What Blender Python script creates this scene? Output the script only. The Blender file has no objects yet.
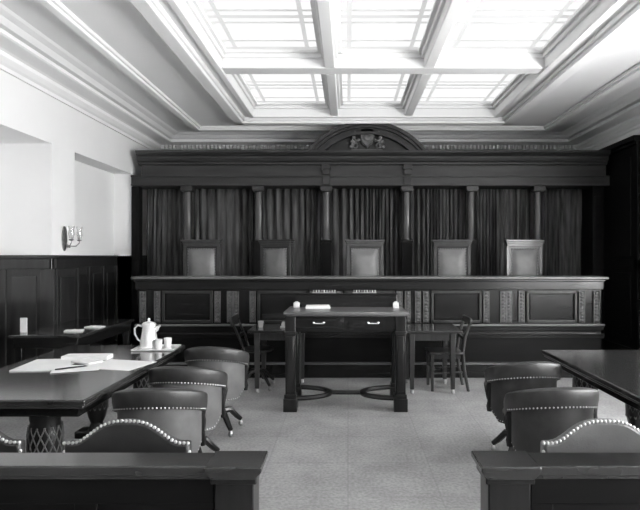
import bpy, bmesh, math, random
from mathutils import Matrix, Vector
random.seed(7)
S = bpy.context.scene
COL = S.collection
PI = math.pi
sin, cos, rad = math.sin, math.cos, math.radians

# ------------------------------------------------------------------ materials
def mat(name, g, rough=0.5, var=0.0, scale=(4, 4, 4), bump=0.0, spec=0.5, metal=0.0, coat=0.0, sheen=0.0, detail=6, dist=0.0, bscale=None):
    m = bpy.data.materials.new(name); m.use_nodes = True
    nt = m.node_tree; b = nt.nodes['Principled BSDF']
    c = g if isinstance(g, tuple) else (g, g, g)
    b.inputs['Base Color'].default_value = (*c, 1)
    b.inputs['Roughness'].default_value = rough
    b.inputs['Metallic'].default_value = metal
    b.inputs['Specular IOR Level'].default_value = spec
    b.inputs['Coat Weight'].default_value = coat
    b.inputs['Coat Roughness'].default_value = 0.12
    b.inputs['Sheen Weight'].default_value = sheen
    if var or bump:
        tc = nt.nodes.new('ShaderNodeTexCoord'); mp = nt.nodes.new('ShaderNodeMapping')
        mp.inputs['Scale'].default_value = scale
        nt.links.new(tc.outputs['Object'], mp.inputs['Vector'])
        nz = nt.nodes.new('ShaderNodeTexNoise'); nz.inputs['Scale'].default_value = 1.0
        nz.inputs['Detail'].default_value = detail; nz.inputs['Distortion'].default_value = dist
        nt.links.new(mp.outputs['Vector'], nz.inputs['Vector'])
        if var:
            cr = nt.nodes.new('ShaderNodeValToRGB')
            lo = [max(0, x*(1-var)) for x in c]; hi = [min(1, x*(1+var)) for x in c]
            cr.color_ramp.elements[0].position = 0.3; cr.color_ramp.elements[1].position = 0.7
            cr.color_ramp.elements[0].color = (*lo, 1); cr.color_ramp.elements[1].color = (*hi, 1)
            nt.links.new(nz.outputs['Fac'], cr.inputs['Fac']); nt.links.new(cr.outputs['Color'], b.inputs['Base Color'])
        if bump:
            bp = nt.nodes.new('ShaderNodeBump'); bp.inputs['Strength'].default_value = bump; bp.inputs['Distance'].default_value = 0.004
            src = nz
            if bscale:
                src = nt.nodes.new('ShaderNodeTexNoise'); src.inputs['Scale'].default_value = bscale; src.inputs['Detail'].default_value = 3
                nt.links.new(tc.outputs['Object'], src.inputs['Vector'])
            nt.links.new(src.outputs['Fac'], bp.inputs['Height']); nt.links.new(bp.outputs['Normal'], b.inputs['Normal'])
    return m

def emit(name, g, strength):
    m = bpy.data.materials.new(name); m.use_nodes = True
    nt = m.node_tree; nt.nodes.clear()
    o = nt.nodes.new('ShaderNodeOutputMaterial'); e = nt.nodes.new('ShaderNodeEmission')
    e.inputs['Color'].default_value = (g, g, g, 1); e.inputs['Strength'].default_value = strength
    nt.links.new(e.outputs[0], o.inputs[0]); return m

PLASTER = mat('plaster', 0.86, 0.9, 0.02, (1.5, 1.5, 1.5), 0.05, bscale=60)
CEIL = mat('ceiling_paint', 0.86, 0.9, 0.02, (1.2, 1.2, 1.2))
WOOD = mat('dark_wood', 0.010, 0.30, 0.5, (18, 18, 1.6), 0.05, spec=0.3, coat=0.1)
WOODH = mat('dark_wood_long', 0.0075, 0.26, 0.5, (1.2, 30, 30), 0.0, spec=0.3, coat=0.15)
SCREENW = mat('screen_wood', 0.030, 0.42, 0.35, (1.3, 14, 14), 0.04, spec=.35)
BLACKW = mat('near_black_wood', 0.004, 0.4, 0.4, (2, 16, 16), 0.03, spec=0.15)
EDGE = mat('skylit_edge_wood', 0.12, 0.35, 0.3, (1.5, 20, 20), coat=0.2)  # paler tone paints in the skylight caught by tops and mouldings
TOPW = mat('polished_table_wood', 0.022, 0.14, 0.5, (2.5, 1.2, 8), 0.02, coat=0.25, dist=0.6)
OAK = mat('mid_wood', 0.022, 0.33, 0.45, (16, 16, 2), 0.02, coat=0.2)
LEATHER = mat('dark_leather', 0.028, 0.42, 0.25, (14, 14, 14), 0.25, bscale=170)
LEATHER2 = mat('paler_leather', 0.10, 0.42, 0.2, (9, 9, 9), 0.25, bscale=150)  # lighter tone than the dark chair leather
LEATHER3 = mat('bench_chair_leather', 0.14, 0.45, 0.2, (6, 6, 6), 0.3, bscale=120)
NAIL = mat('brass_nail', 0.45, 0.28, metal=0.9)
BEAD = mat('pale_nail', 0.5, 0.4, metal=0.3)
VELVET = mat('velvet', 0.075, 0.8, 0.7, (14, 14, 1.6), 0.1, spec=0.15, detail=8)
PAPER = mat('paper', 0.72, 0.8, 0.04, (5, 5, 5))
SILVER = mat('silver', 0.86, 0.30, 0.04, (9, 9, 9), metal=0.6)
METAL = mat('steel', 0.32, 0.3, metal=0.9)
BRASS = mat('aged_brass', 0.35, 0.35, 0.25, (30, 30, 30), metal=0.8)
CANDLE = mat('candle_sleeve', 0.85, 0.5)
GREYF = mat('grey_foot_tip', 0.28, 0.4)
INK = mat('white_ceramic', 0.62, 0.25)
FLUTE = mat('carved_wood', 0.085, 0.38, 0.3, (20, 20, 6), coat=0.15)
COLW = mat('column_wood', 0.02, 0.3, 0.3, (20, 20, 1.5), spec=.8, coat=0.5)
SKYGLASS = emit('skylight_diffusing_glass', 1.0, 0.68)
WINGLASS = emit('daylit_window_glass', 1.0, 38.0)
WING2 = emit('daylit_window_glass_mid', 1.0, 22.0)
WING3 = emit('daylit_window_glass_far', 1.0, 30.0)
REARGLASS = emit('rear_fill_glass', 1.0, 2.0)
def opal():
    m = bpy.data.materials.new('opal_glass_strip'); m.use_nodes = True; nt = m.node_tree; nt.nodes.clear()
    o = nt.nodes.new('ShaderNodeOutputMaterial'); a = nt.nodes.new('ShaderNodeBsdfDiffuse'); t = nt.nodes.new('ShaderNodeBsdfTranslucent'); x = nt.nodes.new('ShaderNodeMixShader')
    for n_ in (a, t): n_.inputs['Color'].default_value = (.9, .9, .9, 1)
    x.inputs[0].default_value = .6
    nt.links.new(a.outputs[0], x.inputs[1]); nt.links.new(t.outputs[0], x.inputs[2]); nt.links.new(x.outputs[0], o.inputs[0]); return m
OPAL = opal()
GLASS = mat('clear_glass', 0.95, 0.05)
GLASS.node_tree.nodes['Principled BSDF'].inputs['Transmission Weight'].default_value = 0.9

def floor_mat():
    m = mat('floor_tiles', 0.34, 0.6, 0.16, (3.0, 3.0, 3.0), 0.08, bscale=90)
    nt = m.node_tree; b = nt.nodes['Principled BSDF']
    src = b.inputs['Base Color'].links[0].from_socket
    tc = nt.nodes.new('ShaderNodeTexCoord'); br = nt.nodes.new('ShaderNodeTexBrick')
    br.offset = 0; br.inputs['Scale'].default_value = 1.0
    br.inputs['Brick Width'].default_value = 0.6; br.inputs['Row Height'].default_value = 0.6
    br.inputs['Mortar Size'].default_value = 0.006
    br.inputs['Color1'].default_value = (1, 1, 1, 1); br.inputs['Color2'].default_value = (0.92, 0.92, 0.92, 1)
    br.inputs['Mortar'].default_value = (0.84, 0.84, 0.84, 1)
    nt.links.new(tc.outputs['Object'], br.inputs['Vector'])
    n2 = nt.nodes.new('ShaderNodeTexNoise'); n2.inputs['Scale'].default_value = 45; n2.inputs['Detail'].default_value = 4
    nt.links.new(tc.outputs['Object'], n2.inputs['Vector'])
    mr = nt.nodes.new('ShaderNodeMapRange'); mr.inputs['From Min'].default_value = .3; mr.inputs['From Max'].default_value = .7
    mr.inputs['To Min'].default_value = 0.72; mr.inputs['To Max'].default_value = 1.15
    nt.links.new(n2.outputs['Fac'], mr.inputs['Value'])
    m1 = nt.nodes.new('ShaderNodeVectorMath'); m1.operation = 'MULTIPLY'
    nt.links.new(src, m1.inputs[0]); nt.links.new(br.outputs['Color'], m1.inputs[1])
    m2 = nt.nodes.new('ShaderNodeVectorMath'); m2.operation = 'SCALE'
    nt.links.new(m1.outputs[0], m2.inputs[0]); nt.links.new(mr.outputs[0], m2.inputs['Scale'])
    nt.links.new(m2.outputs[0], b.inputs['Base Color'])
    return m
FLOOR = floor_mat()

# ------------------------------------------------------------------ mesh builder
class MB:
    def __init__(s): s.v = []; s.f = []; s.M = Matrix.Identity(4)
    def at(s, x=0, y=0, z=0, rz=0, rx=0, ry=0):
        s.M = Matrix.Translation((x, y, z)) @ Matrix.Rotation(rz, 4, 'Z') @ Matrix.Rotation(ry, 4, 'Y') @ Matrix.Rotation(rx, 4, 'X'); return s
    def add(s, vs, fs):
        n = len(s.v); s.v += [tuple(s.M @ Vector(p)) for p in vs]; s.f += [tuple(n+i for i in f) for f in fs]; return s
    def box(s, x0, x1, y0, y1, z0, z1):
        return s.add([(x0,y0,z0),(x1,y0,z0),(x1,y1,z0),(x0,y1,z0),(x0,y0,z1),(x1,y0,z1),(x1,y1,z1),(x0,y1,z1)],
                     [(0,3,2,1),(4,5,6,7),(0,1,5,4),(1,2,6,5),(2,3,7,6),(3,0,4,7)])
    def taper(s, cx, cy, z0, z1, a0, b0, a1, b1, dx=0, dy=0):   # rectangular frustum
        r = []
        for (z, a, b, ox, oy) in ((z0, a0, b0, 0, 0), (z1, a1, b1, dx, dy)):
            r += [(cx+ox-a, cy+oy-b, z), (cx+ox+a, cy+oy-b, z), (cx+ox+a, cy+oy+b, z), (cx+ox-a, cy+oy+b, z)]
        return s.add(r, [(0,3,2,1),(4,5,6,7),(0,1,5,4),(1,2,6,5),(2,3,7,6),(3,0,4,7)])
    def prism(s, pts, axis, a0, a1):
        def P(p, a): return {'x': (a, p[0], p[1]), 'y': (p[0], a, p[1]), 'z': (p[0], p[1], a)}[axis]
        n = len(pts)
        return s.add([P(p, a0) for p in pts]+[P(p, a1) for p in pts],
                     [tuple(range(n))[::-1], tuple(range(n, 2*n))]+[(i, (i+1) % n, n+(i+1) % n, n+i) for i in range(n)])
    def loft(s, rings, caps=True, closed=False):
        n = len(rings[0]); vs = [p for r in rings for p in r]; fs = []
        R = len(rings); last = R if closed else R-1
        for k in range(last):
            a = k*n; b = ((k+1) % R)*n
            fs += [(a+i, a+(i+1) % n, b+(i+1) % n, b+i) for i in range(n)]
        if caps and not closed: fs += [tuple(range(n))[::-1], tuple((R-1)*n+i for i in range(n))]
        return s.add(vs, fs)
    def lathe(s, prof, cx=0, cy=0, z0=0, n=24):
        return s.loft([[(cx+r*cos(2*PI*i/n), cy+r*sin(2*PI*i/n), z0+z) for i in range(n)] for r, z in prof])
    def tube(s, path, r, n=8, closed=False, flat=1.0):
        P = [Vector(p) for p in path]; L = len(P); rings = []; up = None
        for k, p in enumerate(P):
            t = (P[(k+1) % L]-P[k-1]) if closed else (P[min(k+1, L-1)]-P[max(k-1, 0)])
            t.normalize()
            ref = Vector((0, 0, 1)) if abs(t.z) < .9 else Vector((0, 1, 0))
            a = t.cross(ref).normalized()
            if up is not None and a.dot(up) < 0: a = -a
            up = a; b = t.cross(a)
            rr = r[k] if isinstance(r, (list, tuple)) else r
            rings.append([tuple(p + a*rr*cos(2*PI*i/n) + b*rr*flat*sin(2*PI*i/n)) for i in range(n)])
        return s.loft(rings, closed=closed)
    def ball(s, c, r, n=8, m=5, sz=1.0, sx=1.0, sy=1.0):
        rings = []
        for k in range(1, m):
            a = PI*k/m; rings.append([(c[0]+sx*r*sin(a)*cos(2*PI*i/n), c[1]+sy*r*sin(a)*sin(2*PI*i/n), c[2]+sz*r*cos(a)) for i in range(n)])
        vs = [(c[0], c[1], c[2]+sz*r)]+[p for q in rings for p in q]+[(c[0], c[1], c[2]-sz*r)]
        fs = [(0, 1+i, 1+(i+1) % n) for i in range(n)]
        for k in range(m-2):
            a = 1+k*n; b = a+n; fs += [(a+i, b+i, b+(i+1) % n, a+(i+1) % n) for i in range(n)]
        e = len(vs)-1; a = 1+(m-2)*n; fs += [(e, a+(i+1) % n, a+i) for i in range(n)]
        return s.add(vs, fs)
    def build(s, name, m, parent=None, bevel=0.0, smooth=True, subd=0, seg=2):
        me = bpy.data.meshes.new(name); me.from_pydata(s.v, [], s.f)
        bm = bmesh.new(); bm.from_mesh(me); bmesh.ops.recalc_face_normals(bm, faces=bm.faces); bm.to_mesh(me); bm.free()
        me.materials.append(m)
        if smooth:
            me.polygons.foreach_set('use_smooth', [True]*len(me.polygons))
            me.set_sharp_from_angle(angle=rad(35))
        o = bpy.data.objects.new(name, me); COL.objects.link(o)
        if parent: o.parent = parent
        if bevel:
            b = o.modifiers.new('bevel', 'BEVEL'); b.width = bevel; b.segments = seg; b.limit_method = 'ANGLE'; b.angle_limit = rad(40)
        if subd:
            d = o.modifiers.new('sub', 'SUBSURF'); d.levels = subd; d.render_levels = subd
        return o

def thing(name, label, cat, loc=(0, 0, 0), rz=0, group=None):
    o = bpy.data.objects.new(name, None); COL.objects.link(o); o.empty_display_size = 0.1
    o.location = loc; o.rotation_euler = (0, 0, rz); tag(o, label, cat, group); return o
def tag(o, label, cat, group=None):
    o['label'] = label; o['category'] = cat
    if group: o['group'] = group
    return o
def struct(o, label=None):
    o['kind'] = 'structure'
    if label: o['label'] = label
    return o
def kids(o): return [c for c in bpy.data.objects if c.parent == o]
def copy_tree(o, parent=None):
    ch = kids(o); c = o.copy(); COL.objects.link(c); c.parent = parent
    for k in ch: copy_tree(k, c)
    return c
def dup(o, loc, rz, label):
    c = copy_tree(o); c.location = loc; c.rotation_euler = (0, 0, rz); c['label'] = label; return c

EYE = 1.55; F = 560.0
XL, XR, YB, YR, ZC = -3.45, 4.20, 10.2, -3.2, 3.70

# ------------------------------------------------------------------ room shell
struct(MB().box(XL-.8, XR+.2, YR-.2, YB+.2, -.1, 0).build('floor', FLOOR, smooth=False))
# left wall with two deep openings
R1 = (3.6, 6.52); R2 = (7.07, 8.95); ZO = 2.86; CAPZ = 1.56
w = MB()
w.box(XL-.8, XL, YR, R1[0], 0, 3.9).box(XL-.8, XL, R1[0], R1[1], ZO, 3.9).box(XL-.8, XL, R1[1], R2[0], 0, 3.9)
w.box(XL-.8, XL, R2[0], R2[1], ZO, 3.9).box(XL-.8, XL-.29, R2[0], R2[1], 0, ZO).box(XL-.8, XL, R2[1], YB, 0, 3.9)
w.box(XL-.8, XL-.65, R1[0], R1[1], 0, 3.0)
struct(w.build('wall_left', PLASTER, smooth=False))
RS = [(-.4, 1.2), (1.8, 3.4), (3.9, 5.0)]
w = MB().box(XR, XR+.2, YR, YB, 0, .95).box(XR, XR+.2, YR, YB, 2.5, 3.9)
e = [YR]+[q for p in RS for q in p]+[YB]
for i in range(0, len(e), 2): w.box(XR, XR+.2, e[i], e[i+1], .95, 2.5)
struct(w.build('wall_right', PLASTER, smooth=False))
struct(MB().box(XL-.8, XR+.2, YB, YB+.2, 0, 3.9).build('wall_back', PLASTER, smooth=False))
RW = [(-2.6, -1.2), (-.4, 1.2), (2.0, 3.4)]
w = MB().box(XL-.8, XR+.2, YR-.2, YR, 0, 1.0).box(XL-.8, XR+.2, YR-.2, YR, 3.0, 3.9)
e = [XL-.8]+[q for p in RW for q in p]+[XR+.2]
for i in range(0, len(e), 2): w.box(e[i], e[i+1], YR-.2, YR, 1.0, 3.0)
struct(w.build('wall_rear', BLACKW, smooth=False))
# skylight opening
SX0, SX1, SY0, SY1 = -1.45, 2.25, 2.25, 8.60
ZG = 3.89
c = MB().box(XL-.8, SX0, YR, YB, ZC, 4.0).box(SX1, XR+.2, YR, YB, ZC, 4.0).box(SX0, SX1, YR, SY0, ZC, 4.0).box(SX0, SX1, SY1, YB, ZC, 4.0)
struct(c.build('ceiling', CEIL, smooth=False))
rows = [(2.25, 4.22), (4.44, 6.41), (6.63, 8.60)]
colsx = [(-1.45, -.27), (-.15, .87), (.99, 2.25)]
b = MB()
for (a, d) in ((4.22, 4.44), (6.41, 6.63)): b.box(SX0, SX1, a, d, ZC, 4.0)
for (a, d) in ((-.27, -.15), (.87, .99)):
    for r0, r1 in rows: b.box(a, d, r0, r1, ZC, 4.0)
struct(b.build('trim_1', CEIL, smooth=False, bevel=.012))
n = 0
for (y0, y1) in rows:
    for (x0, x1) in colsx:
        n += 1
        t = bpy.data.objects.new('window_%d' % n, None); COL.objects.link(t); t.location = ((x0+x1)/2, (y0+y1)/2, ZG); struct(t)
        hx, hy = (x1-x0)/2, (y1-y0)/2
        MB().box(-hx, hx, -hy, hy, 0, .02).build('pane', SKYGLASS, t, smooth=False)
        f = MB(); q = .075
        for (i, zb) in ((q, -.035), (q*.45, -.08)):
            f.box(-hx, -hx+i, -hy, hy, zb, 0).box(hx-i, hx, -hy, hy, zb, 0).box(-hx, hx, -hy, -hy+i, zb, 0).box(-hx, hx, hy-i, hy, zb, 0)
        f.build('window_frame', CEIL, t, smooth=False, bevel=.006)
        g = MB(); D = 2*hy; W2 = 2*hx
        def strip(a, b_, c_, d_): g.add([(a, c_, -.004), (b_, c_, -.004), (b_, d_, -.004), (a, d_, -.004)], [(0, 1, 2, 3)])
        for fx in (.16, .84): strip(-hx+fx*W2-.022, -hx+fx*W2+.022, -hy, hy)
        for fy, ww in ((.07, .05), (.20, .022), (.45, .022), (.52, .035), (.59, .022), (.83, .022), (.95, .06)):
            for xa, xb in ((-hx, -hx+.16*W2-.0225), (-hx+.16*W2+.0225, -hx+.84*W2-.0225), (-hx+.84*W2+.0225, hx)):
                strip(xa, xb, -hy+fy*D-ww, -hy+fy*D+ww)
        g.build('glazing_strip', OPAL, t, smooth=False)
# crown mouldings
CP = [(0, 3.40), (.03, 3.40), (.03, 3.44), (.06, 3.46), (.10, 3.50), (.10, 3.54), (.13, 3.55), (.31, 3.555), (.33, 3.565), (.33, 3.60), (.27, 3.605), (.27, 3.625), (.35, 3.63), (.40, 3.67), (.47, 3.685), (.50, 3.70), (.50, 3.72), (0, 3.72)]
m = MB().prism([(XL+d, z) for d, z in CP], 'y', YR, YB)
struct(m.build('trim_2', CEIL, smooth=False))
struct(MB().prism([(XR-d, z) for d, z in CP], 'y', YR, YB).build('trim_3', CEIL, smooth=False))
m = MB().prism([(YB-d, z) for d, z in CP], 'x', XL, XR)
x = XL+.12
while x < XR-.12: m.box(x, x+.035, YB-.20, YB-.09, 3.465, 3.535); x += .068
struct(m.build('trim_4', CEIL, smooth=False))
def rib(name, w0, w1, xs, yb, drop):   # w0..w1 outer/inner widths, both sides plus far return
    m = MB()
    for (a, bb, sg) in xs:
        lo, hi = min(a, bb), max(a, bb)
        m.box(lo, hi, YR, yb, ZC-drop*.55, ZC); m.box(lo+.03, hi-.03, YR, yb-.03, ZC-drop, ZC)
    xa, xb = min(xs[0][0], xs[0][1]), max(xs[1][0], xs[1][1]); wd = abs(xs[0][0]-xs[0][1])
    m.box(xa, xb, yb-wd, yb, ZC-drop*.55, ZC).box(xa+.03, xb-.03, yb-wd+.03, yb-.03, ZC-drop, ZC)
    struct(m.build(name, CEIL, smooth=False, bevel=.008))
rib('trim_5', 0, 0, [(-2.57, -2.43, 1), (3.23, 3.37, -1)], 9.38, .07)
rib('trim_6', 0, 0, [(-1.80, -1.60, 1), (2.40, 2.60, -1)], 8.86, .09)
# flat raised border round the skylight
m = MB()
for (a, bb, c0, d) in ((SX0-.07, SX0, SY0-.07, SY1+.07), (SX1, SX1+.07, SY0-.07, SY1+.07), (SX0, SX1, SY0-.07, SY0), (SX0, SX1, SY1, SY1+.07)):
    m.box(a, bb, c0, d, ZC-.02, ZC)
struct(m.build('trim_7', CEIL, smooth=False, bevel=.006))

# side windows (daylight); rear ones unseen, added as fill light
def window(n, mk, loc, hw, z0, z1, axis):
    t = bpy.data.objects.new('window_%d' % n, None); COL.objects.link(t); t.location = loc; struct(t)
    if axis == 'x': t.rotation_euler = (0, 0, PI/2)
    MB().box(-hw, hw, .0, .02, z0, z1).build('pane', mk, t, smooth=False)
    f = MB()
    for x in (-hw+.03, 0, hw-.03): f.box(x-.03, x+.03, -.06, 0, z0, z1)
    for z in (z0+.03, (z0+z1)/2, z1-.03): f.box(-hw, hw, -.06, 0, z-.03, z+.03)
    f.build('window_frame', PLASTER, t, smooth=False)
    return t
for i, (a, bb) in enumerate(RW):
    t = window(10+i, REARGLASS, ((a+bb)/2, YR-.02, 0), (bb-a)/2, 1.0, 3.0, 'y'); t.rotation_euler = (0, 0, PI)
for i, (a, bb) in enumerate(RS):
    t = window(13+i, (WINGLASS, WING2, WING3)[i], (XR+.10, (a+bb)/2, 0), (bb-a)/2, 0.95, 2.5, 'y'); t.rotation_euler = (0, 0, -PI/2)

# ------------------------------------------------------------------ wainscot of the left wall
m = MB()
def panelrun_y(m, x, y0, y1, npan, z1=CAPZ, dirx=1):
    m.box(min(x, x+dirx*.03), max(x, x+dirx*.03), y0, y1, 0, z1-.04)
    m.box(min(x, x+dirx*.07), max(x, x+dirx*.07), y0, y1, z1-.04, z1)
    m.box(min(x, x+dirx*.06), max(x, x+dirx*.06), y0, y1, 0, .2)
    m.box(min(x, x+dirx*.055), max(x, x+dirx*.055), y0, y1, z1-.16, z1-.04)
    L = (y1-y0)/npan
    for i in range(npan+1):
        c = y0+i*L; a, b2 = max(y0, c-.05), min(y1, c+.05)
        m.box(min(x, x+dirx*.068), max(x, x+dirx*.068), a, b2, .2, z1-.16)
    for i in range(npan):
        a, b2 = y0+i*L+.10, y0+(i+1)*L-.10
        if b2-a > .08:
            m.box(min(x, x+dirx*.055), max(x, x+dirx*.055), a, b2, .32, z1-.26)
panelrun_y(m, XL, YR, R1[0], 12)
panelrun_y(m, XL, R1[1], R2[0], 1)
panelrun_y(m, XL-.29, R2[0], R2[1], 4)
panelrun_y(m, XL, R2[1], YB, 2)
panelrun_y(m, XL-.65, R1[0], R1[1], 4, z1=1.0)
# jamb facing the room beside the window recess
m.box(XL-.65, XL, R1[1]-.04, R1[1], 0, CAPZ-.04).box(XL-.65, XL+.07, R1[1]-.07, R1[1], CAPZ-.04, CAPZ)
m.box(XL-.65, XL, R1[1]-.055, R1[1], CAPZ-.16, CAPZ-.04)
m.box(XL-.10, XL+.06, R1[1]-.06, R1[1], 0, CAPZ-.16).box(XL-.65, XL-.5, R1[1]-.06, R1[1], 0, CAPZ-.16)
m.box(XL-.44, XL-.15, R1[1]-.052, R1[1], .3, CAPZ-.24)
m.box(XL-.29, XL+.05, R2[1], R2[1]+.03, 0, CAPZ)
struct(m.build('trim_8', OAK, smooth=False, bevel=.008))
# full-height panelling on the right wall
m = MB(); ztop = 3.2
PY = 8.0
m.box(XR-.04, XR, PY, YB, 0, ztop).box(XR-.12, XR, PY, YB, ztop, ztop+.08).box(XR-.09, XR, PY, YB, ztop-.05, ztop).box(XR-.07, XR, PY, YB, 0, .2)
k = PY
while k < 8.7:
    m.box(XR-.065, XR, k, k+.12, .2, ztop); m.box(XR-.055, XR, k+.22, k+.78, .35, 1.3); m.box(XR-.055, XR, k+.22, k+.78, 1.55, ztop-.2); k += .9
m.box(XR-.065, XR, PY, 8.7, 1.36, 1.5)
struct(m.build('trim_9', BLACKW, smooth=False, bevel=.006))
m = MB(); panelrun_y(m, XR, YR, PY, 16, z1=.93, dirx=-1)
struct(m.build('trim_10', WOOD, smooth=False, bevel=.006))

# ------------------------------------------------------------------ judges' dais, screen
dais = MB().box(-2.6, 3.15, 7.5, 9.9, 0, .5).build('dais', WOODH, smooth=False); struct(dais)
colx = [-2.57, -1.43, -.345, .943, 1.98, 3.05]
ent = thing('entablature', 'dark wooden entablature with arched pediment above the curtains and columns', 'entablature', (0.32, 9.0, 0))
ex = -.32
m = MB()
YF = -.12
m.box(XL+.01+ex, XR-.05+ex, YF, .35, 2.66, 2.82)                         # architrave
m.box(XL+.01+ex, XR-.05+ex, YF-.02, .35, 2.80, 2.83)
m.box(XL+.01+ex, XR-.05+ex, YF-.015, .35, 2.665, 2.69)
m.build('architrave', SCREENW, ent, bevel=.005, smooth=False)
m = MB()
m.box(-3.28+ex, XR-.1+ex, YF+.01, .33, 2.83, 2.99)
m.build('frieze', SCREENW, ent, bevel=.004, smooth=False)
m = MB()
prof = [(.33, 2.99), (YF, 2.99), (YF-.03, 3.0), (YF-.03, 3.03), (YF-.06, 3.05), (YF-.08, 3.09), (YF-.08, 3.12), (YF-.11, 3.13), (YF-.15, 3.17), (YF-.15, 3.20), (.33, 3.20)]
m.prism(prof, 'x', -3.32+ex, XR-.1+ex)
m.build('cornice', SCREENW, ent, smooth=False)
for c in colx:
    if c in (-.345, .943):
        bb = MB().box(c+ex-.055, c+ex+.055, YF-.05, YF+.01, 2.84, 2.98).box(c+ex-.07, c+ex+.07, YF-.07, YF+.01, 2.92, 2.99).box(c+ex-.055, c+ex+.055, YF-.04, YF, 2.68, 2.80)
        bb.build('frieze_block', SCREENW, ent, bevel=.004, smooth=False)
# pediment
pc, hc, rise, zb = 0.30+ex, .93, .46, 3.20
Rr = (hc*hc+rise*rise)/(2*rise); zc = zb+rise-Rr; a0 = math.asin(hc/Rr)
def arcring(r0, r1, y0, y1, N=40, aa=a0):
    rings = []
    for i in range(N+1):
        t = -aa+2*aa*i/N
        rings.append([(pc+r*sin(t), y, max(zb-.005, zc+r*cos(t))) for r, y in ((r0, y0), (r1, y0), (r1, y1), (r0, y1))])
    return rings
m = MB()
m.loft(arcring(Rr-.05, Rr, YF-.15, .2)).loft(arcring(Rr-.09, Rr-.05, YF-.10, .2)).loft(arcring(Rr-.15, Rr-.09, YF-.05, .2)).loft(arcring(Rr-.19, Rr-.15, YF-.09, .2))
m.build('pediment_arch', SCREENW, ent)
m = MB(); pts = [(pc+(Rr-.17)*sin(t), max(zb, zc+(Rr-.17)*cos(t))) for t in [-a0+2*a0*i/30 for i in range(31)]]
m.prism(pts, 'y', YF+.03, .18); m.build('tympanum', SCREENW, ent, smooth=False)
m = MB(); zz = zb+.20; yf = YF
sh = [(-.10, .13), (-.05, .15), (0, .14), (.05, .15), (.10, .13), (.105, .02), (.08, -.07), (0, -.15), (-.08, -.07), (-.105, .02)]
m.loft([[(pc+x*k, y, zz+z*k) for x, z in sh] for k, y in ((1, yf+.04), (1, yf-.01), (.85, yf-.03))])
m.ball((pc, yf-.01, zz+.19), .05, 10, 6).ball((pc, yf-.02, zz), .06, 10, 6, sy=.5)
for s in (-1, 1):
    for k in range(5):
        m.ball((pc+s*(.15+.018*k), yf+.0, zz+.15-.07*k), .032+.004*(k % 2), 8, 5)
    m.tube([(pc+s*(.10+.14*t+.03*sin(9*t)), yf-.005, zz+.12+.05*sin(7*t)) for t in [i/8 for i in range(9)]], .018, 6)
    m.tube([(pc+s*(.12+.05*cos(a)*(1-a/12)+.05), yf-.01, zz-.12+.05*sin(a)*(1-a/12)) for a in [i*.6 for i in range(14)]], .014, 6)
    m.tube([(pc+s*(.10+.10*t), yf-.005, zz-.02-.10*t+.12*t*t) for t in [i/6 for i in range(7)]], .02, 6)
    m.ball((pc+s*.25, yf+.0, zz+.15), .035, 8, 5)
    for k in range(3): m.tube([(pc+s*(.24+.03*k), yf, zz+.14-.02*k), (pc+s*(.30+.025*k), yf+.01, zz+.10-.04*k)], [.016, .006], 6)
m.box(pc-.22, pc+.22, yf-.01, yf+.04, zb, zb+.035)
m.v = [(pc+(x-pc)*1.12, y-.02, zb+(z-zb)*1.1) for x, y, z in m.v]
m.build('carved_crest', FLUTE, ent)

names = ['leftmost of the row', 'second from the left', 'left of the two below the pediment', 'right of the two below the pediment', 'second from the right', 'rightmost of the row']
c0 = None
for i, c in enumerate(colx):
    lab = 'slender dark polished column on a tall pedestal between curtains, '+names[i]
    if c0 is None:
        c0 = t = thing('column', lab, 'column', (c, 8.99, .5), 0, 'columns of the wooden screen')
        MB().lathe([(.075, 1.30), (.085, 1.31), (.085, 1.33), (.072, 1.35), (.071, 1.6), (.067, 2.05), (.065, 2.07), (.078, 2.085), (.078, 2.10)]).build('shaft', COLW, t)
        MB().box(-.095, .095, -.095, .095, 2.10, 2.16).box(-.085, .085, -.085, .085, 2.08, 2.10).build('capital', OAK, t, bevel=.004)
        MB().box(-.08, .08, -.08, .08, 0, 1.26).box(-.09, .09, -.09, .09, 1.26, 1.30).box(-.09, .09, -.09, .09, 0, .12).build('pedestal', BLACKW, t, bevel=.004)
    else: dup(c0, (c, 8.99, .5), 0, lab)
# end posts of the screen
for (x0, x1, lab) in ((XL+.005, XL+.13, 'flat dark wooden end post of the screen against the pale left wall'), (XR-.31, XR-.13, 'flat dark wooden end post of the screen by the panelled right wall')):
    m = MB().box(x0, x1, 8.90, 9.05, 0, 2.655).box(x0+.03, x1-.03, 8.885, 8.90, .3, 2.5)
    tag(m.build('screen_post', BLACKW, bevel=.005, smooth=False), lab, 'post', 'end posts of the screen')
# curtains
def curtain(x0, x1, zbot, label, seed):
    rr = random.Random(seed); N = int((x1-x0)/.012); rows_ = 9
    ph = []; p = 0
    for i in range(N+1): p += .012*2*PI/(.10+.05*sin(i*.05+seed))*(.6+.8*rr.random()); ph.append(p)
    am = [.065*(.3+.9*rr.random()) for _ in range(40)]
    vs = []; fs = []
    for j in range(rows_+1):
        z = zbot+(2.655-zbot)*j/rows_
        for i in range(N+1):
            a = am[int(ph[i]/(2*PI)) % 40]; k = .75+.25*sin(j*.7+seed+i*.02)
            vs.append((x0+(x1-x0)*i/N+.008*sin(ph[i]*2+j*.3), 9.24+a*k*sin(ph[i]), z))
    for j in range(rows_):
        for i in range(N):
            q = j*(N+1)+i; fs.append((q, q+1, q+N+2, q+N+1))
    m = MB().add(vs, fs); o = m.build('curtain', VELVET)
    sd = o.modifiers.new('thick', 'SOLIDIFY'); sd.thickness = .008
    tag(o, label, 'curtain', 'velvet curtains of the screen')
ed = [XL+.14]+[c for c in colx]+[XR-.33]
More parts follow.
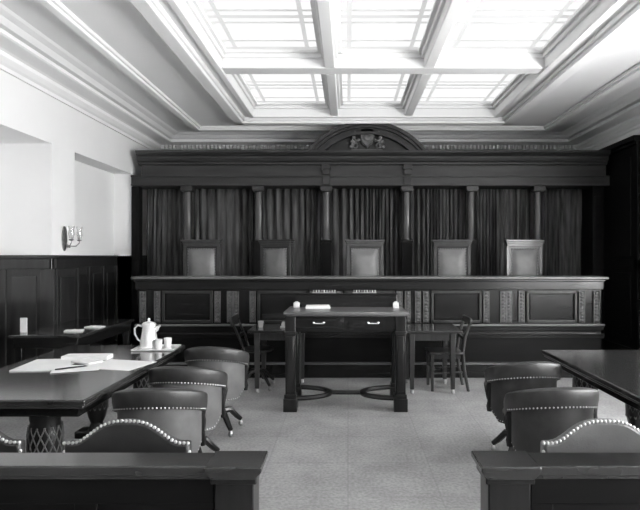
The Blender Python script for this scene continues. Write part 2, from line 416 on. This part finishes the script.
cl = ['at the far left beside the pale wall', 'behind the leftmost high-backed chair', 'behind the second high-backed chair', 'in the wide centre bay below the pediment', 'right of the centre bay', 'right of the second last column', 'at the far right of the screen']
for i in range(7):
    a = ed[i]+(.03 if i else 0); b2 = ed[i+1]-(.03 if i < 6 else 0)
    curtain(a, b2, .5 if 0 < i < 6 else .02, 'dark pleated velvet curtain hanging '+cl[i], 11+i)

# ------------------------------------------------------------------ judges' bench
bench = thing('judges_bench', 'long dark wooden judges bench with raised panels and carved strips', 'bench', (.275, 7.18, 0))
HL = 3.0
MB().box(-HL+.03, HL-.03, .002, .25, 0, .55).build('lower_body', BLACKW, bench, smooth=False)  # near-black tone paints in the shade of the recessed lower front
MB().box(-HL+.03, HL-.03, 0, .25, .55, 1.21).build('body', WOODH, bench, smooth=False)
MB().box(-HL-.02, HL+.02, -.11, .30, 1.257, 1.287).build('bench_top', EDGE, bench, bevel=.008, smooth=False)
m = MB().box(-HL, HL, -.07, .28, 1.225, 1.255).box(-HL+.01, HL-.01, -.035, .26, 1.12, 1.225)
m.build('top_rail', WOODH, bench, bevel=.006, smooth=False)
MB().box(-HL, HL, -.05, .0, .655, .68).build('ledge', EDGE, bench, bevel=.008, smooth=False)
m = MB().box(-HL+.01, HL-.01, -.03, 0, .60, .655).box(-HL, HL, -.06, 0, .545, .565).box(-HL, HL, -.03, 0, .50, .545)
m.build('ledge_moulding', WOODH, bench, bevel=.005, smooth=False)
MB().prism([(.01, 0), (-.06, 0), (-.06, .17), (.01, .17)], 'x', -HL, HL).build('plinth', WOODH, bench, bevel=.004, smooth=False)
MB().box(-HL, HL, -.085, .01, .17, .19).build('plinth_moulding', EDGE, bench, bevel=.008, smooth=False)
pcs = [-2.33, -1.11, 0, 1.11, 2.33]; pw = .325
for c in pcs:
    f = MB(); z0, z1 = .695, 1.105
    f.box(c-pw, c-pw+.035, -.03, 0, z0, z1).box(c+pw-.035, c+pw, -.03, 0, z0, z1).box(c-pw, c+pw, -.03, 0, z0, z0+.035).box(c-pw, c+pw, -.03, 0, z1-.035, z1)
    fo = f.build('panel', OAK, bench, bevel=.008, smooth=False)  # lighter wood paints in the highlight along the panel frame
    MB().box(c-pw+.05, c+pw-.05, -.012, 0, z0+.05, z1-.05).build('panel_field', WOODH, fo, bevel=.01, smooth=False)
strips = []
for s in (-1, 1):
    strips += [s*(1.11+.405-.02), s*(1.11+.60), s*(1.11+.675), s*(2.33-.385)]
    strips += [s*(2.33+.385), s*(2.33+.57)]
    strips += [s*(.385), s*(.49), s*(.62), s*(.725)]
sb = MB()
sb.box(-.035, .035, -.02, 0, .70, 1.10)
for k in range(9): sb.ball((0, -.022, .725+.044*k), .024, 8, 6, sy=.7, sz=.95)
for s in (-1, 1): sb.box(s*.033-.004, s*.033+.004, -.032, 0, .70, 1.10)
so = sb.build('carved_strip', FLUTE, bench); so.location = (strips[0], 0, 0)
for c in strips[1:]:
    o = so.copy(); COL.objects.link(o); o.parent = bench; o.location = (c, 0, 0)

# ------------------------------------------------------------------ high-backed judge's chairs
def judge_chair():
    t = thing('judge_chair', '', 'chair', (0, 0, .5), 0, 'high-backed chairs behind the bench')
    for s in (-1, 1):
        MB().taper(s*.242, 0, 0, 1.19, .022, .025, .024, .022, dy=-.0).build('back_post', OAK, t, bevel=.005)
        MB().taper(s*.25, -.40, 0, .62, .02, .02, .028, .028).build('leg', WOOD, t, bevel=.004)
        MB().tube([(s*.25, -.02, .66), (s*.262, -.2, .68), (s*.262, -.34, .665), (s*.25, -.44, .63)], .027, 8, flat=.7).build('arm', WOOD, t)
    m = MB().prism([(-.285, 1.255), (.285, 1.255), (.285, 1.285), (-.285, 1.285)], 'y', -.05, .06).box(-.27, .27, -.04, .05, 1.225, 1.255).box(-.262, .262, -.03, .04, 1.19, 1.225)
    m.build('crest_rail', OAK, t, bevel=.005)
    MB().box(-.218, .218, -.022, .02, .56, 1.19).build('back_frame', WOOD, t, bevel=.004)
    rings = []
    N = 10
    vs = []; fs = []
    for j in range(N+1):
        for i in range(N+1):
            u, v = i/N*2-1, j/N*2-1
            vs.append((.19*u, -.024-.05*(1-u**4)*(1-v**4), .88+.27*v))
    for j in range(N):
        for i in range(N): q = j*(N+1)+i; fs.append((q, q+1, q+N+2, q+N+1))
    MB().add(vs, fs).build('leather_back', LEATHER3, t)
    m = MB()
    for i in range(17):
        for z in (.605, 1.155): m.ball((-.192+.024*i, -.027, z), .008, 6, 4)
    for j in range(26):
        for s in (-1, 1): m.ball((s*.195, -.027, .605+.022*j), .008, 6, 4)
    m.build('nail_trim', NAIL, t)
    MB().box(-.25, .25, -.42, .0, .38, .47).build('seat', LEATHER3, t, bevel=.03)
    return t
jc = judge_chair()
JY = 8.05
jl = [((202-348)*JY/560, 0, 'high-backed chair with square leather back, leftmost behind the bench'),
      ((276-348)*JY/560, rad(-28), 'high-backed leather chair turned at an angle, second from left behind the bench'),
      ((365-348)*JY/560, rad(6), 'high-backed chair with wide crest rail, in the middle behind the bench'),
      ((452-348)*JY/560, rad(-3), 'high-backed leather chair, fourth from left behind the bench'),
      ((524-348)*JY/560, rad(5), 'dim high-backed leather chair, rightmost behind the bench')]
for i, (x, r, lab) in enumerate(jl):
    if i == 0: jc.location = (x, JY, .5); jc.rotation_euler = (0, 0, r+PI*0); jc['label'] = lab
    else: dup(jc, (x, JY, .5), r, lab)

# ------------------------------------------------------------------ clerk's desk in the middle
desk = thing('clerk_desk', 'tall dark wooden desk with two drawers on a looped floor stretcher', 'desk', (-.02, 5.87, 0))
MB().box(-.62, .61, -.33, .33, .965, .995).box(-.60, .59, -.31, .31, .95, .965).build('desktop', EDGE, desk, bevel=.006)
MB().box(-.56, .55, -.27, .27, .79, .95).build('apron', WOODH, desk, bevel=.004)
for s in (-1, 1):
    c = s*.272
    dr = MB().box(c-.245, c+.245, -.285, -.268, .815, .935).box(c-.225, c+.225, -.29, -.285, .83, .92).build('drawer', WOODH, desk, bevel=.004)
    MB().tube([(c-.05, -.29, .885), (c-.05, -.315, .88), (c+.05, -.315, .88), (c+.05, -.29, .885)], .006, 6).ball((c-.05, -.292, .885), .012).ball((c+.05, -.292, .885), .012).build('drawer_handle', SILVER, dr)
for sx in (-1, 1):
    for sy in (-1, 1):
        x, y = sx*.55-.005, sy*.25
        m = MB().taper(x, y, .13, .95, .048, .048, .052, .052).box(x-.033, x+.033, y-.055, y-.045, .2, .75).box(x-.062, x+.062, y-.062, y+.062, .76, .80)
        m.box(x-.06, x+.06, y-.06, y+.06, .13, .17).box(x-.068, x+.068, y-.068, y+.068, 0, .13)
        m.build('leg', WOOD, desk, bevel=.005)
m = MB()
for s in (-1, 1):
    cx = s*.53; path = [(cx-s*.36*sin(PI*i/20), -.24*cos(PI*i/20), .12) for i in range(21)]
    m.tube(path, .034, 8, flat=.75)
m.tube([(-.18, 0, .12), (.18, 0, .12)], .03, 8, flat=.75)
m.build('stretcher', WOOD, desk)
MB().box(-.56, .55, .24, .27, .995, 1.13).box(-.57, .56, .22, .28, 1.13, 1.145).build('gallery', WOODH, desk, bevel=.004)

def deskworld(x, y): return (-.02+x, 5.87+y)
zt = .9955
inkst = [(-.53, .12, 'white square inkwell at the left end of the tall clerk desk'), (.53, .12, 'white square inkwell at the right end of the tall clerk desk')]
o0 = None
for (x, y, lab) in inkst:
    wx, wy = deskworld(x, y)
    if o0 is None:
        o0 = t = thing('inkwell', lab, 'inkwell', (wx, wy, zt), 0, 'inkwells on the clerk desk')
        MB().taper(0, 0, 0, .06, .032, .032, .031, .031).build('bottle', INK, t, bevel=.006)
        MB().lathe([(.016, .06), (.018, .062), (.018, .068), (.008, .070)], n=12).build('stopper', INK, t)
    else: dup(o0, (wx, wy, zt), 0, lab)
wx, wy = deskworld(-.30, .10)
tag(MB().at(wx, wy, zt, rz=.05).box(-.13, .13, -.08, .08, 0, .022).box(-.125, .12, -.08, .08, .022, .03).build('document', PAPER, bevel=.002), 'thin stack of white papers lying on the tall clerk desk', 'paper')
for k, (x, lab) in enumerate(((-.24, 'left'), (.20, 'right'))):
    wx, wy = deskworld(x, .25)
    t = thing('pen_rack', 'small rack of pens on the back ledge of the clerk desk, %s one' % lab, 'pen rack', (wx, wy, 1.1455), 0, 'pen racks on the clerk desk')
    MB().box(-.13, .13, -.012, .012, 0, .008).build('rack_base', BRASS, t)
    for i in range(9):
        MB().lathe([(.005, .008), (.006, .02), (.009, .026), (.004, .034)], cx=-.115+.029*i, n=8).build('stamp', INK if i % 3 else BRASS, t)

# ------------------------------------------------------------------ small side tables
def side_table(name, label, x0, x1, y0, y1, h, lx0, lx1):
    t = thing(name, label, 'table', ((x0+x1)/2, (y0+y1)/2, 0), 0, 'small tables flanking the clerk desk')
    cx, cy = (x0+x1)/2, (y0+y1)/2
    MB().box(x0-cx, x1-cx, y0-cy, y1-cy, h-.03, h).build('tabletop', TOPW, t, bevel=.006)
    MB().box(lx0-cx, lx1-cx, y0-cy+.06, y1-cy-.06, h-.12, h-.03).build('apron', OAK, t, bevel=.003)
    for lx in (lx0, lx1):
        for ly in (y0+.07, y1-.07):
            lg = MB().taper(lx-cx, ly-cy, .05, h-.03, .022, .022, .032, .032).build('leg', OAK, t, bevel=.004)
            MB().lathe([(.016, 0), (.022, .008), (.022, .035), (.016, .05)], cx=lx-cx, cy=ly-cy, n=12).build('foot', GREYF, lg)
    return t
side_table('side_table', 'small dark table to the right of the tall clerk desk', .61, 1.28, 6.24, 6.9, .715, .72, 1.18)
side_table('side_table', 'small dark table to the left of the tall clerk desk', -1.13, -.46, 6.28, 6.92, .715, -1.03, -.56)
for (x, y, lab) in ((-1.02, 6.55, 'small white tumbler on the left end of the left side table'),):
    tag(MB().lathe([(.025, 0), (.032, .05), (.034, .075), (.029, .075), (.024, .01)], cx=x, cy=y, z0=.7155, n=16).build('tumbler', INK), lab, 'cup')
t = thing('inkstand', 'pale ink stand with two pots on the left side table', 'inkstand', (-.72, 6.55, .7155))
MB().box(-.07, .07, -.04, .04, 0, .015).build('base', INK, t, bevel=.003)
for s in (-1, 1): MB().lathe([(.022, .015), (.025, .04), (.018, .055), (.02, .065), (.005, .07)], cx=s*.035, n=12).build('ink_pot', INK, t)

# wooden chair at right
ch = thing('wooden_chair', 'plain dark wooden chair pushed under the right side table', 'chair', (1.13, 6.58, 0), -PI/2+PI)
# local: faces +Y ; rotated so +Y -> -X
ch.rotation_euler = (0, 0, PI/2)
MB().box(-.19, .19, -.19, .20, .42, .45).build('seat', OAK, ch, bevel=.01)
MB().box(-.16, .16, -.16, .17, .37, .42).build('seat_frame', OAK, ch)
for s in (-1, 1):
    MB().taper(s*.165, .165, 0, .42, .016, .016, .02, .02).build('leg', OAK, ch, bevel=.003)
    MB().tube([(s*.165, -.25, 0), (s*.165, -.20, .25), (s*.165, -.185, .45), (s*.17, -.21, .62), (s*.175, -.27, .80)], [.018, .02, .021, .019, .018], 8).build('back_post', OAK, ch)
    MB().tube([(s*.165, .165, .20), (s*.165, -.20, .22)], .01, 6).build('stretcher', OAK, ch)
MB().tube([(-.165, .165, .26), (.165, .165, .26)], .01, 6).build('stretcher', OAK, ch)
MB().box(-.20, .20, -.285, -.255, .76, .84).build('crest_rail', OAK, ch, bevel=.008)
MB().box(-.17, .17, -.215, -.195, .58, .62).build('back_slat', OAK, ch, bevel=.005)

# swivel chair at left side table
ch = thing('swivel_chair', 'dark wooden swivel chair with curved feet at the left side table', 'chair', (-1.07, 6.62, 0), -PI/2)
MB().lathe([(.0, .43), (.17, .43), (.19, .445), (.19, .46), (.16, .47), (0, .465)], n=28).build('seat', WOOD, ch)
MB().lathe([(.03, .14), (.034, .2), (.022, .24), (.022, .34), (.04, .43)], n=14).build('swivel_post', METAL, ch)
for k in range(4):
    a = rad(45)+k*PI/2
    lg = MB().tube([(.02*cos(a), .02*sin(a), .2), (.10*cos(a), .10*sin(a), .19), (.19*cos(a), .19*sin(a), .10), (.235*cos(a), .235*sin(a), .055)], [.025, .024, .02, .016], 8).build('leg', WOOD, ch)
    MB().lathe([(.012, 0), (.02, .01), (.02, .03), (.012, .045)], cx=.235*cos(a), cy=.235*sin(a), n=10).build('caster', METAL, lg)
for s in (-1, 1):
    MB().tube([(s*.15, -.13, .46), (s*.16, -.18, .60), (s*.165, -.27, .80)], [.016, .017, .015], 8).build('back_post', WOOD, ch)
MB().box(-.19, .19, -.285, -.26, .74, .85).build('crest_rail', OAK, ch, bevel=.01)
MB().box(-.15, .15, -.205, -.185, .60, .64).build('back_slat', WOOD, ch, bevel=.005)

# ------------------------------------------------------------------ counsel tables
def counsel_table(label, x0, x1, y0, y1, h=.76):
    cx, cy = (x0+x1)/2, (y0+y1)/2; hx, hy = (x1-x0)/2, (y1-y0)/2
    t = thing('counsel_table', label, 'table', (cx, cy, 0), 0, 'long counsel tables')
    MB().box(-hx, hx, -hy, hy, h-.035, h).box(-hx+.015, hx-.015, -hy+.015, hy-.015, h-.055, h-.035).build('tabletop', TOPW, t, bevel=.008)
    MB().box(-hx+.06, hx-.06, -hy+.06, hy-.06, h-.11, h-.055).build('apron', WOODH, t, bevel=.004)
    for sx in (-1, 1):
        for sy in (-1, 1):
            x, y = sx*(hx-.30), sy*(hy-.16)
            lg = MB().lathe([(.075, .06), (.06, .09), (.05, .12), (.07, .17), (.092, .26), (.095, .42), (.092, .56), (.080, .60), (.085, .62), (.085, .65)], cx=x, cy=y, n=24).build('leg', WOOD, t)
            c = MB()
            for k in range(14):      # crossed spiral carving
                for dr in (-1, 1):
                    c.tube([(x+(.093 if .2 < q < .85 else .088)*cos(k*2*PI/14+dr*q*1.6), y+(.093 if .2 < q < .85 else .088)*sin(k*2*PI/14+dr*q*1.6), .24+q*.34) for q in [i/6 for i in range(7)]], .005, 5)
            c.build('carving', FLUTE, lg)
    for sy in (-1, 1): MB().box(-hx+.14, hx-.14, sy*(hy-.16)-.08, sy*(hy-.16)+.08, 0, .06).build('base_rail', WOOD, t, bevel=.01)
    MB().box(-.05, .05, -hy+.2, hy-.2, .08, .13).build('stretcher', WOOD, t, bevel=.008)
    return t
counsel_table('long polished counsel table at left with papers and coffee pot', -2.46, -1.445, 3.07, 4.98)
counsel_table('long dark counsel table at right behind two barrel-back chairs', 1.63, 2.66, 3.0, 4.72)

TZ = .7605
def sheet(x, y, w_, d, rz, lab, th=.002, z=TZ, name='paper'):
    o = MB().box(-w_/2, w_/2, -d/2, d/2, 0, th).build(name, PAPER); o.location = (x, y, z); o.rotation_euler = (0, 0, rz); tag(o, lab, 'paper', 'papers on the left counsel table'); return o
sheet(-2.17, 4.05, .33, .42, .10, 'white papers at the left edge of the left counsel table', .008)
sheet(-1.66, 4.06, .40, .34, -.25, 'wide pale sheet nearest the chairs on the left counsel table', .002)
sheet(-1.90, 3.92, .30, .25, .35, 'loose white sheet lying across the middle of the left counsel table', .002, z=TZ+.0030)
sheet(-2.00, 4.30, .34, .13, .05, 'folded stack of white papers behind the other sheets on the left table', .03, name='paper_stack')
sheet(-1.92, 4.12, .20, .12, -.5, 'small crumpled note on top of the papers on the left table', .012, z=TZ+.0080, name='note')
o = MB().tube([(-.10, 0, .006), (.09, 0, .006), (.11, 0, .004)], [.005, .005, .001], 8).build('pen', BLACKW); o.location = (-1.93, 3.90, TZ+.006); o.rotation_euler = (0, 0, .7); tag(o, 'dark pen lying on a loose sheet on the left counsel table', 'pen')

tray = thing('tray', 'flat oblong silver tray on the far end of the left counsel table', 'tray', (-1.63, 4.77, TZ), .05)
MB().box(-.17, .17, -.13, .13, 0, .008).build('tray_base', SILVER, tray, bevel=.003)
m = MB()
m.box(-.175, -.16, -.135, .135, .004, .016).box(.16, .175, -.135, .135, .004, .016).box(-.16, .16, -.135, -.12, .004, .016).box(-.16, .16, .12, .135, .004, .016)
m.build('tray_rim', SILVER, tray, bevel=.003)
pot = thing('coffee_pot', 'tall silver coffee pot with handle and lid standing on the tray', 'coffee pot', (-1.695, 4.77, TZ+.0085), 0)
MB().lathe([(.0, 0), (.070, 0), (.077, .006), (.072, .016), (.073, .045), (.066, .085), (.058, .13), (.054, .17), (.057, .198), (.052, .20), (0, .195)], n=32).build('body', SILVER, pot)
MB().lathe([(.058, .198), (.058, .205), (.046, .215), (.018, .224), (.010, .228)], n=24).build('lid', SILVER, pot)
MB().lathe([(.006, .226), (.013, .236), (.011, .246), (.003, .254)], n=12).build('finial', SILVER, pot)
MB().tube([(-.055, 0, .180), (-.095, 0, .192), (-.122, 0, .165), (-.120, 0, .115), (-.095, 0, .07), (-.070, 0, .05)], [.008, .009, .009, .009, .008, .007], 8).build('handle', SILVER, pot)
MB().tube([(.048, 0, .145), (.068, 0, .160), (.078, 0, .178), (.096, 0, .190)], [.020, .018, .013, .009], 10).build('spout', SILVER, pot)
g0 = None
for (dx, dy, lab) in ((.035, -.06, 'small cut glass tumbler on the tray, nearer one beside the pot'), (.085, .03, 'small cut glass tumbler on the tray, farther from the pot')):
    g = MB().lathe([(0, 0), (.028, 0), (.033, .08), (.029, .08), (.025, .012), (0, .012)], n=16).build('tumbler', INK)
    g.location = (-1.63+dx, 4.77+dy, TZ+.0085); tag(g, lab, 'glass', 'tumblers on the tray')

# ------------------------------------------------------------------ side table along left wall
st = thing('wall_table', 'long dark table with deep apron against the left wall panelling', 'table', (-3.0, 6.26, 0))
MB().box(-.36, .34, -.72, .72, .735, .765).build('tabletop', TOPW, st, bevel=.006)
MB().box(-.33, .31, -.69, .69, .63, .735).build('apron', WOODH, st, bevel=.004)
for sx in (-.29, .27):
    for sy in (-.64, .64): MB().taper(sx, sy, 0, .63, .025, .025, .035, .035).build('leg', WOOD, st, bevel=.004)
o = MB().box(-.035, .035, -.004, .004, 0, .15).build('card', PAPER); o.location = (-3.33, 5.75, .7655); o.rotation_euler = (rad(0), 0, 0); tag(o, 'white upright card standing on the wall table at left', 'card')
for (x, y, r, lab) in ((-2.86, 5.85, .3, 'small white paper near the front edge of the wall table'), (-2.78, 6.15, -.2, 'crumpled white paper further back on the wall table')):
    o = MB().box(-.09, .09, -.06, .06, 0, .012).ball((0, 0, .012), .03, sz=.3).build('document', PAPER, bevel=.003); o.location = (x, y, .7655); o.rotation_euler = (0, 0, r); tag(o, lab, 'paper', 'papers on the wall table')

# ------------------------------------------------------------------ barrel-back chairs
def arcpts(a, n, R, Ry): return [(t, R*sin(t), -Ry*cos(t)) for t in [-a+2*a*i/n for i in range(n+1)]]
def barrel(LM, LB):
    t = thing('barrel_chair', '', 'chair', (0, 0, 0), 0, 'leather barrel-back chairs')
    # padded top roll
    A = rad(112); N = 40
    sec = [(-.026, .665), (-.032, .70), (-.030, .75), (-.022, .778), (-.005, .786), (.022, .783), (.034, .776), (.038, .765), (.036, .72), (.030, .69), (.024, .668)]
    rings = []
    for (th, x, y) in arcpts(A, N, 1, 1):
        k = abs(th)/A; drop = .085*(1-cos(th))+.05*max(0, (k-.75)/.25)**2; sh = 1-.35*max(0, (k-.8)/.2)
        rings.append([(x*(.248+r*sh), y*(.248+r*sh), .66+(z-.66)*sh-drop) for r, z in sec])
    MB().loft(rings).build('back_roll', LM, t)
    # wrapped leather body
    A2 = rad(84); rings = []
    for (th, x, y) in arcpts(A2, 32, 1, 1):
        k = abs(th)/A2; zl = .31+.07*max(0, (k-.75)/.25)
        rings.append([(x*r, y*r, z) for r, z in ((.226, zl), (.248, zl), (.254, .40), (.254, .58), (.256, .672-.085*(1-cos(th))), (.235, .672-.085*(1-cos(th))), (.230, .58))])
    MB().loft(rings).build('back', LB, t)
    m = MB()
    for (th, x, y) in arcpts(rad(84), 36, 1, 1): m.ball((x*.278, y*.278, .676-.085*(1-cos(th))), .0055, 6, 4)
    m.build('nail_trim', NAIL, t)
    m = MB()
    for (th, x, y) in arcpts(A2, 34, 1, 1): m.ball((x*.2515, y*.2515, .325+.07*max(0, (abs(th)/A2-.75)/.25)), .004, 6, 4)
    m.build('nail_trim', NAIL, t)
    for s in (-1, 1):
        x, y = .25*sin(s*A2*1.08), -.25*cos(s*A2*1.08)
        m = MB().tube([(x, y+.01, .36), (x, y+.01, .40), (x, y+.01, .44), (x, y+.01, .52), (x, y+.01, .55), (x, y+.01, .60)], [.018, .024, .016, .024, .016, .022], 8)
        m.build('arm_post', WOOD, t)
        e = A; x, y = .25*sin(s*e), -.25*cos(s*e)
        MB().tube([(x, y-.03, .565), (x*.99, y+.02, .56), (x*.96, y+.06, .54), (x*.93, y+.07, .49), (x*.90, y+.05, .42)], [.024, .026, .024, .02, .018], 8).build('arm', WOOD, t)
    MB().lathe([(0, .36), (.215, .36), (.22, .38), (.22, .44), (.21, .475), (.18, .492), (0, .50)], n=32).build('seat', LB, t)
    MB().lathe([(0, .325), (.20, .325), (.22, .335), (.22, .36), (0, .36)], n=28).build('seat_frame', WOOD, t)
    MB().lathe([(.045, .13), (.05, .18), (.028, .22), (.028, .28), (.07, .325)], n=14).build('swivel_post', METAL, t)
    for k in range(4):
        a = rad(45)+k*PI/2
        lg = MB().tube([(.03*cos(a), .03*sin(a), .17), (.13*cos(a), .13*sin(a), .165), (.19*cos(a), .19*sin(a), .10), (.235*cos(a), .235*sin(a), .06)], [.032, .028, .024, .02], 8).build('leg', WOOD, t)
        MB().lathe([(.012, 0), (.022, .012), (.022, .032), (.012, .05)], cx=.235*cos(a), cy=.235*sin(a), n=10).build('caster', METAL, lg)
    return t
bc = barrel(LEATHER, LEATHER2)
def bpos(px, yback): return ((px-348)*(yback+.16)/560, yback+.29)
L5 = [(154, 3.20, 4, 'leather barrel-back chair at left table, nearest the rail'),
      (184, 3.85, -4, 'leather barrel-back chair at left table, middle of the three'),
      (214, 4.69, -4, 'leather barrel-back chair at left table, farthest from the rail')]
for i, (px, yb, r, lab) in enumerate(L5):
    x, y = bpos(px, yb)
    if i == 0: bc.location = (x, y, 0); bc.rotation_euler = (0, 0, rad(r)); bc['label'] = lab
    else: dup(bc, (x, y, 0), rad(r), lab)
bd = barrel(LEATHER, LEATHER)
x, y = bpos(557, 3.22); bd.location = (x, y, 0); bd.rotation_euler = (0, 0, rad(4)); bd['label'] = 'dark leather barrel-back chair at right table, nearer the rail'
x, y = bpos(527, 4.02); dup(bd, (x, y, 0), rad(5), 'dark leather barrel-back chair at right table, farther from the rail')

# ------------------------------------------------------------------ arched-back chairs by the rail
def arched(LM):
    t = thing('arched_chair', '', 'chair', (0, 0, 0), 0, 'arched-back leather chairs behind the rail')
    W = .255
    def top(x):
        u = abs(x)/W
        return .785 + .090*(.5+.5*cos(PI*min(1, (u/.87)**1.5)))
    xs = [-W+2*W*i/30 for i in range(31)]
    pts = [(-W, .50), (W, .50)]+[(x, top(x)) for x in xs[::-1]]
    MB().prism(pts, 'y', -.03, .03).build('backrest', LM, t, bevel=.012)
    m = MB(); p = [(-W+.004, .785-.012*k) for k in range(3, 0, -1)]
    L = 0; last = None
    seq = [(-W, .785-.035), (-W, .785)]+[(x, top(x)) for x in [-W+2*W*i/300 for i in range(301)]]+[(W, .785), (W, .75)]
    for q in seq:
        if last is None or math.hypot(q[0]-last[0], q[1]-last[1]) >= .0165:
            m.ball((q[0], -.022, q[1]), .0078, 7, 5); last = q
    m.build('nail_trim', BEAD, t)
    for s in (-1, 1):
        MB().taper(s*.22, .0, 0, .50, .02, .022, .022, .026).build('leg', WOOD, t, bevel=.004)
        MB().taper(s*.22, .42, 0, .40, .018, .018, .022, .022).build('leg', WOOD, t, bevel=.004)
    MB().box(-.25, .25, .03, .45, .38, .47).build('seat', LM, t, bevel=.03)
    return t
ac = arched(LEATHER)
ac.location = ((128-348)*2.3/560, 2.31, 0); ac['label'] = 'arched leather chair back with pale nail heads, in front of the left table'
dup(ac, (-1.60, 2.31, 0), rad(2), 'arched leather chair back with pale nail heads, cut off at the left edge')
ac2 = arched(LEATHER2)
ac2.location = ((597.5-348)*2.3/560+.03, 2.31, 0); ac2['label'] = 'arched grey leather chair back with pale nail heads, behind the right rail'

# ------------------------------------------------------------------ front rail
def railing(label, px0, px1, rx0, rx1):
    t = thing('railing', label, 'railing', ((px0+px1)/2, 1.98, 0), 0, 'bar rails at the front')
    cx = (px0+px1)/2
    a, b2 = rx0-cx, rx1-cx
    MB().box(a, b2, -.05, .09, .79, .825).box(a, b2, -.03, .07, .77, .79).build('handrail', TOPW, t, bevel=.006)
    m = MB().box(a, b2, -.01, .04, 0, .77).box(a, b2, -.02, .05, 0, .12).box(a, b2, -.02, .05, .68, .77)
    k = a
    while k < b2-.1: m.box(k, k+.08, -.018, .048, .1, .7); k += .6
    m.build('rail_panel', BLACKW, t, bevel=.004)
    hw = (px1-px0)/2
    MB().box(-hw+.03, hw-.03, -.05, .075, 0, .79).box(-hw+.01, hw-.01, -.065, .09, 0, .15).box(-hw+.018, hw-.018, -.062, .087, .765, .79).build('end_post', WOOD, t, bevel=.005)
    MB().prism([(-hw+.025, .785), (hw-.025, .785), (hw, .81), (hw, .83), (-hw, .83), (-hw, .81)], 'y', -.075, .095).build('post_cap', TOPW, t, bevel=.005)
railing('dark wooden rail across the lower left with square end post', -.49, -.296, XL+.09, -.47)
railing('dark wooden rail across the lower right with square end post', .455, .66, .64, XR-.09)

# ------------------------------------------------------------------ wall sconce
t = thing('wall_sconce', 'brass two-candle wall sconce with glass shades on the left wall', 'wall lamp', (XL, 6.80, 1.76))
MB().loft([[(d, k*.055*cos(a), .0+k*.15*sin(a)) for a in [2*PI*i/24 for i in range(24)]] for d, k in ((0, 1), (.012, 1), (.02, .8), (.022, .3))]).build('backplate', BRASS, t)
for s in (-1, 1):
    MB().tube([(.02, 0, -.06), (.06, s*.02, -.09), (.11, s*.08, -.09), (.14, s*.10, -.05), (.14, s*.10, -.02)], .006, 8).ball((.06, s*.02, -.10), .012).build('arm', BRASS, t)
    MB().lathe([(.004, -.03), (.026, -.02), (.03, -.01), (.012, -.005)], cx=.14, cy=s*.10, n=14).build('drip_pan', BRASS, t)
    MB().lathe([(.011, -.01), (.011, .09), (.005, .095)], cx=.14, cy=s*.10, n=12).build('candle', CANDLE, t)
    MB().lathe([(.024, .0), (.034, .05), (.028, .11), (.036, .15), (.034, .15), (.026, .11), (.032, .05), (.022, .0)], cx=.14, cy=s*.10, n=18).build('lamp_shade', GLASS, t)

# ------------------------------------------------------------------ world, camera
wd = bpy.data.worlds.new('World'); S.world = wd; wd.use_nodes = True
wd.node_tree.nodes['Background'].inputs[0].default_value = (.8, .8, .8, 1)
wd.node_tree.nodes['Background'].inputs[1].default_value = .5
cd = bpy.data.cameras.new('Camera'); cam = bpy.data.objects.new('Camera', cd); COL.objects.link(cam)
cam.location = (0, 0, EYE); cam.rotation_euler = (PI/2, 0, 0)
cd.sensor_fit = 'HORIZONTAL'; cd.sensor_width = 36; cd.lens = 36*F/640
cd.shift_x = -28/640; cd.shift_y = 1/640
cd.clip_start = .05
S.camera = cam
S.view_settings.view_transform = 'Standard'; S.view_settings.look = 'None'
S.view_settings.gamma = 1; S.view_settings.exposure = 0.58; S.view_settings.use_curve_mapping = False
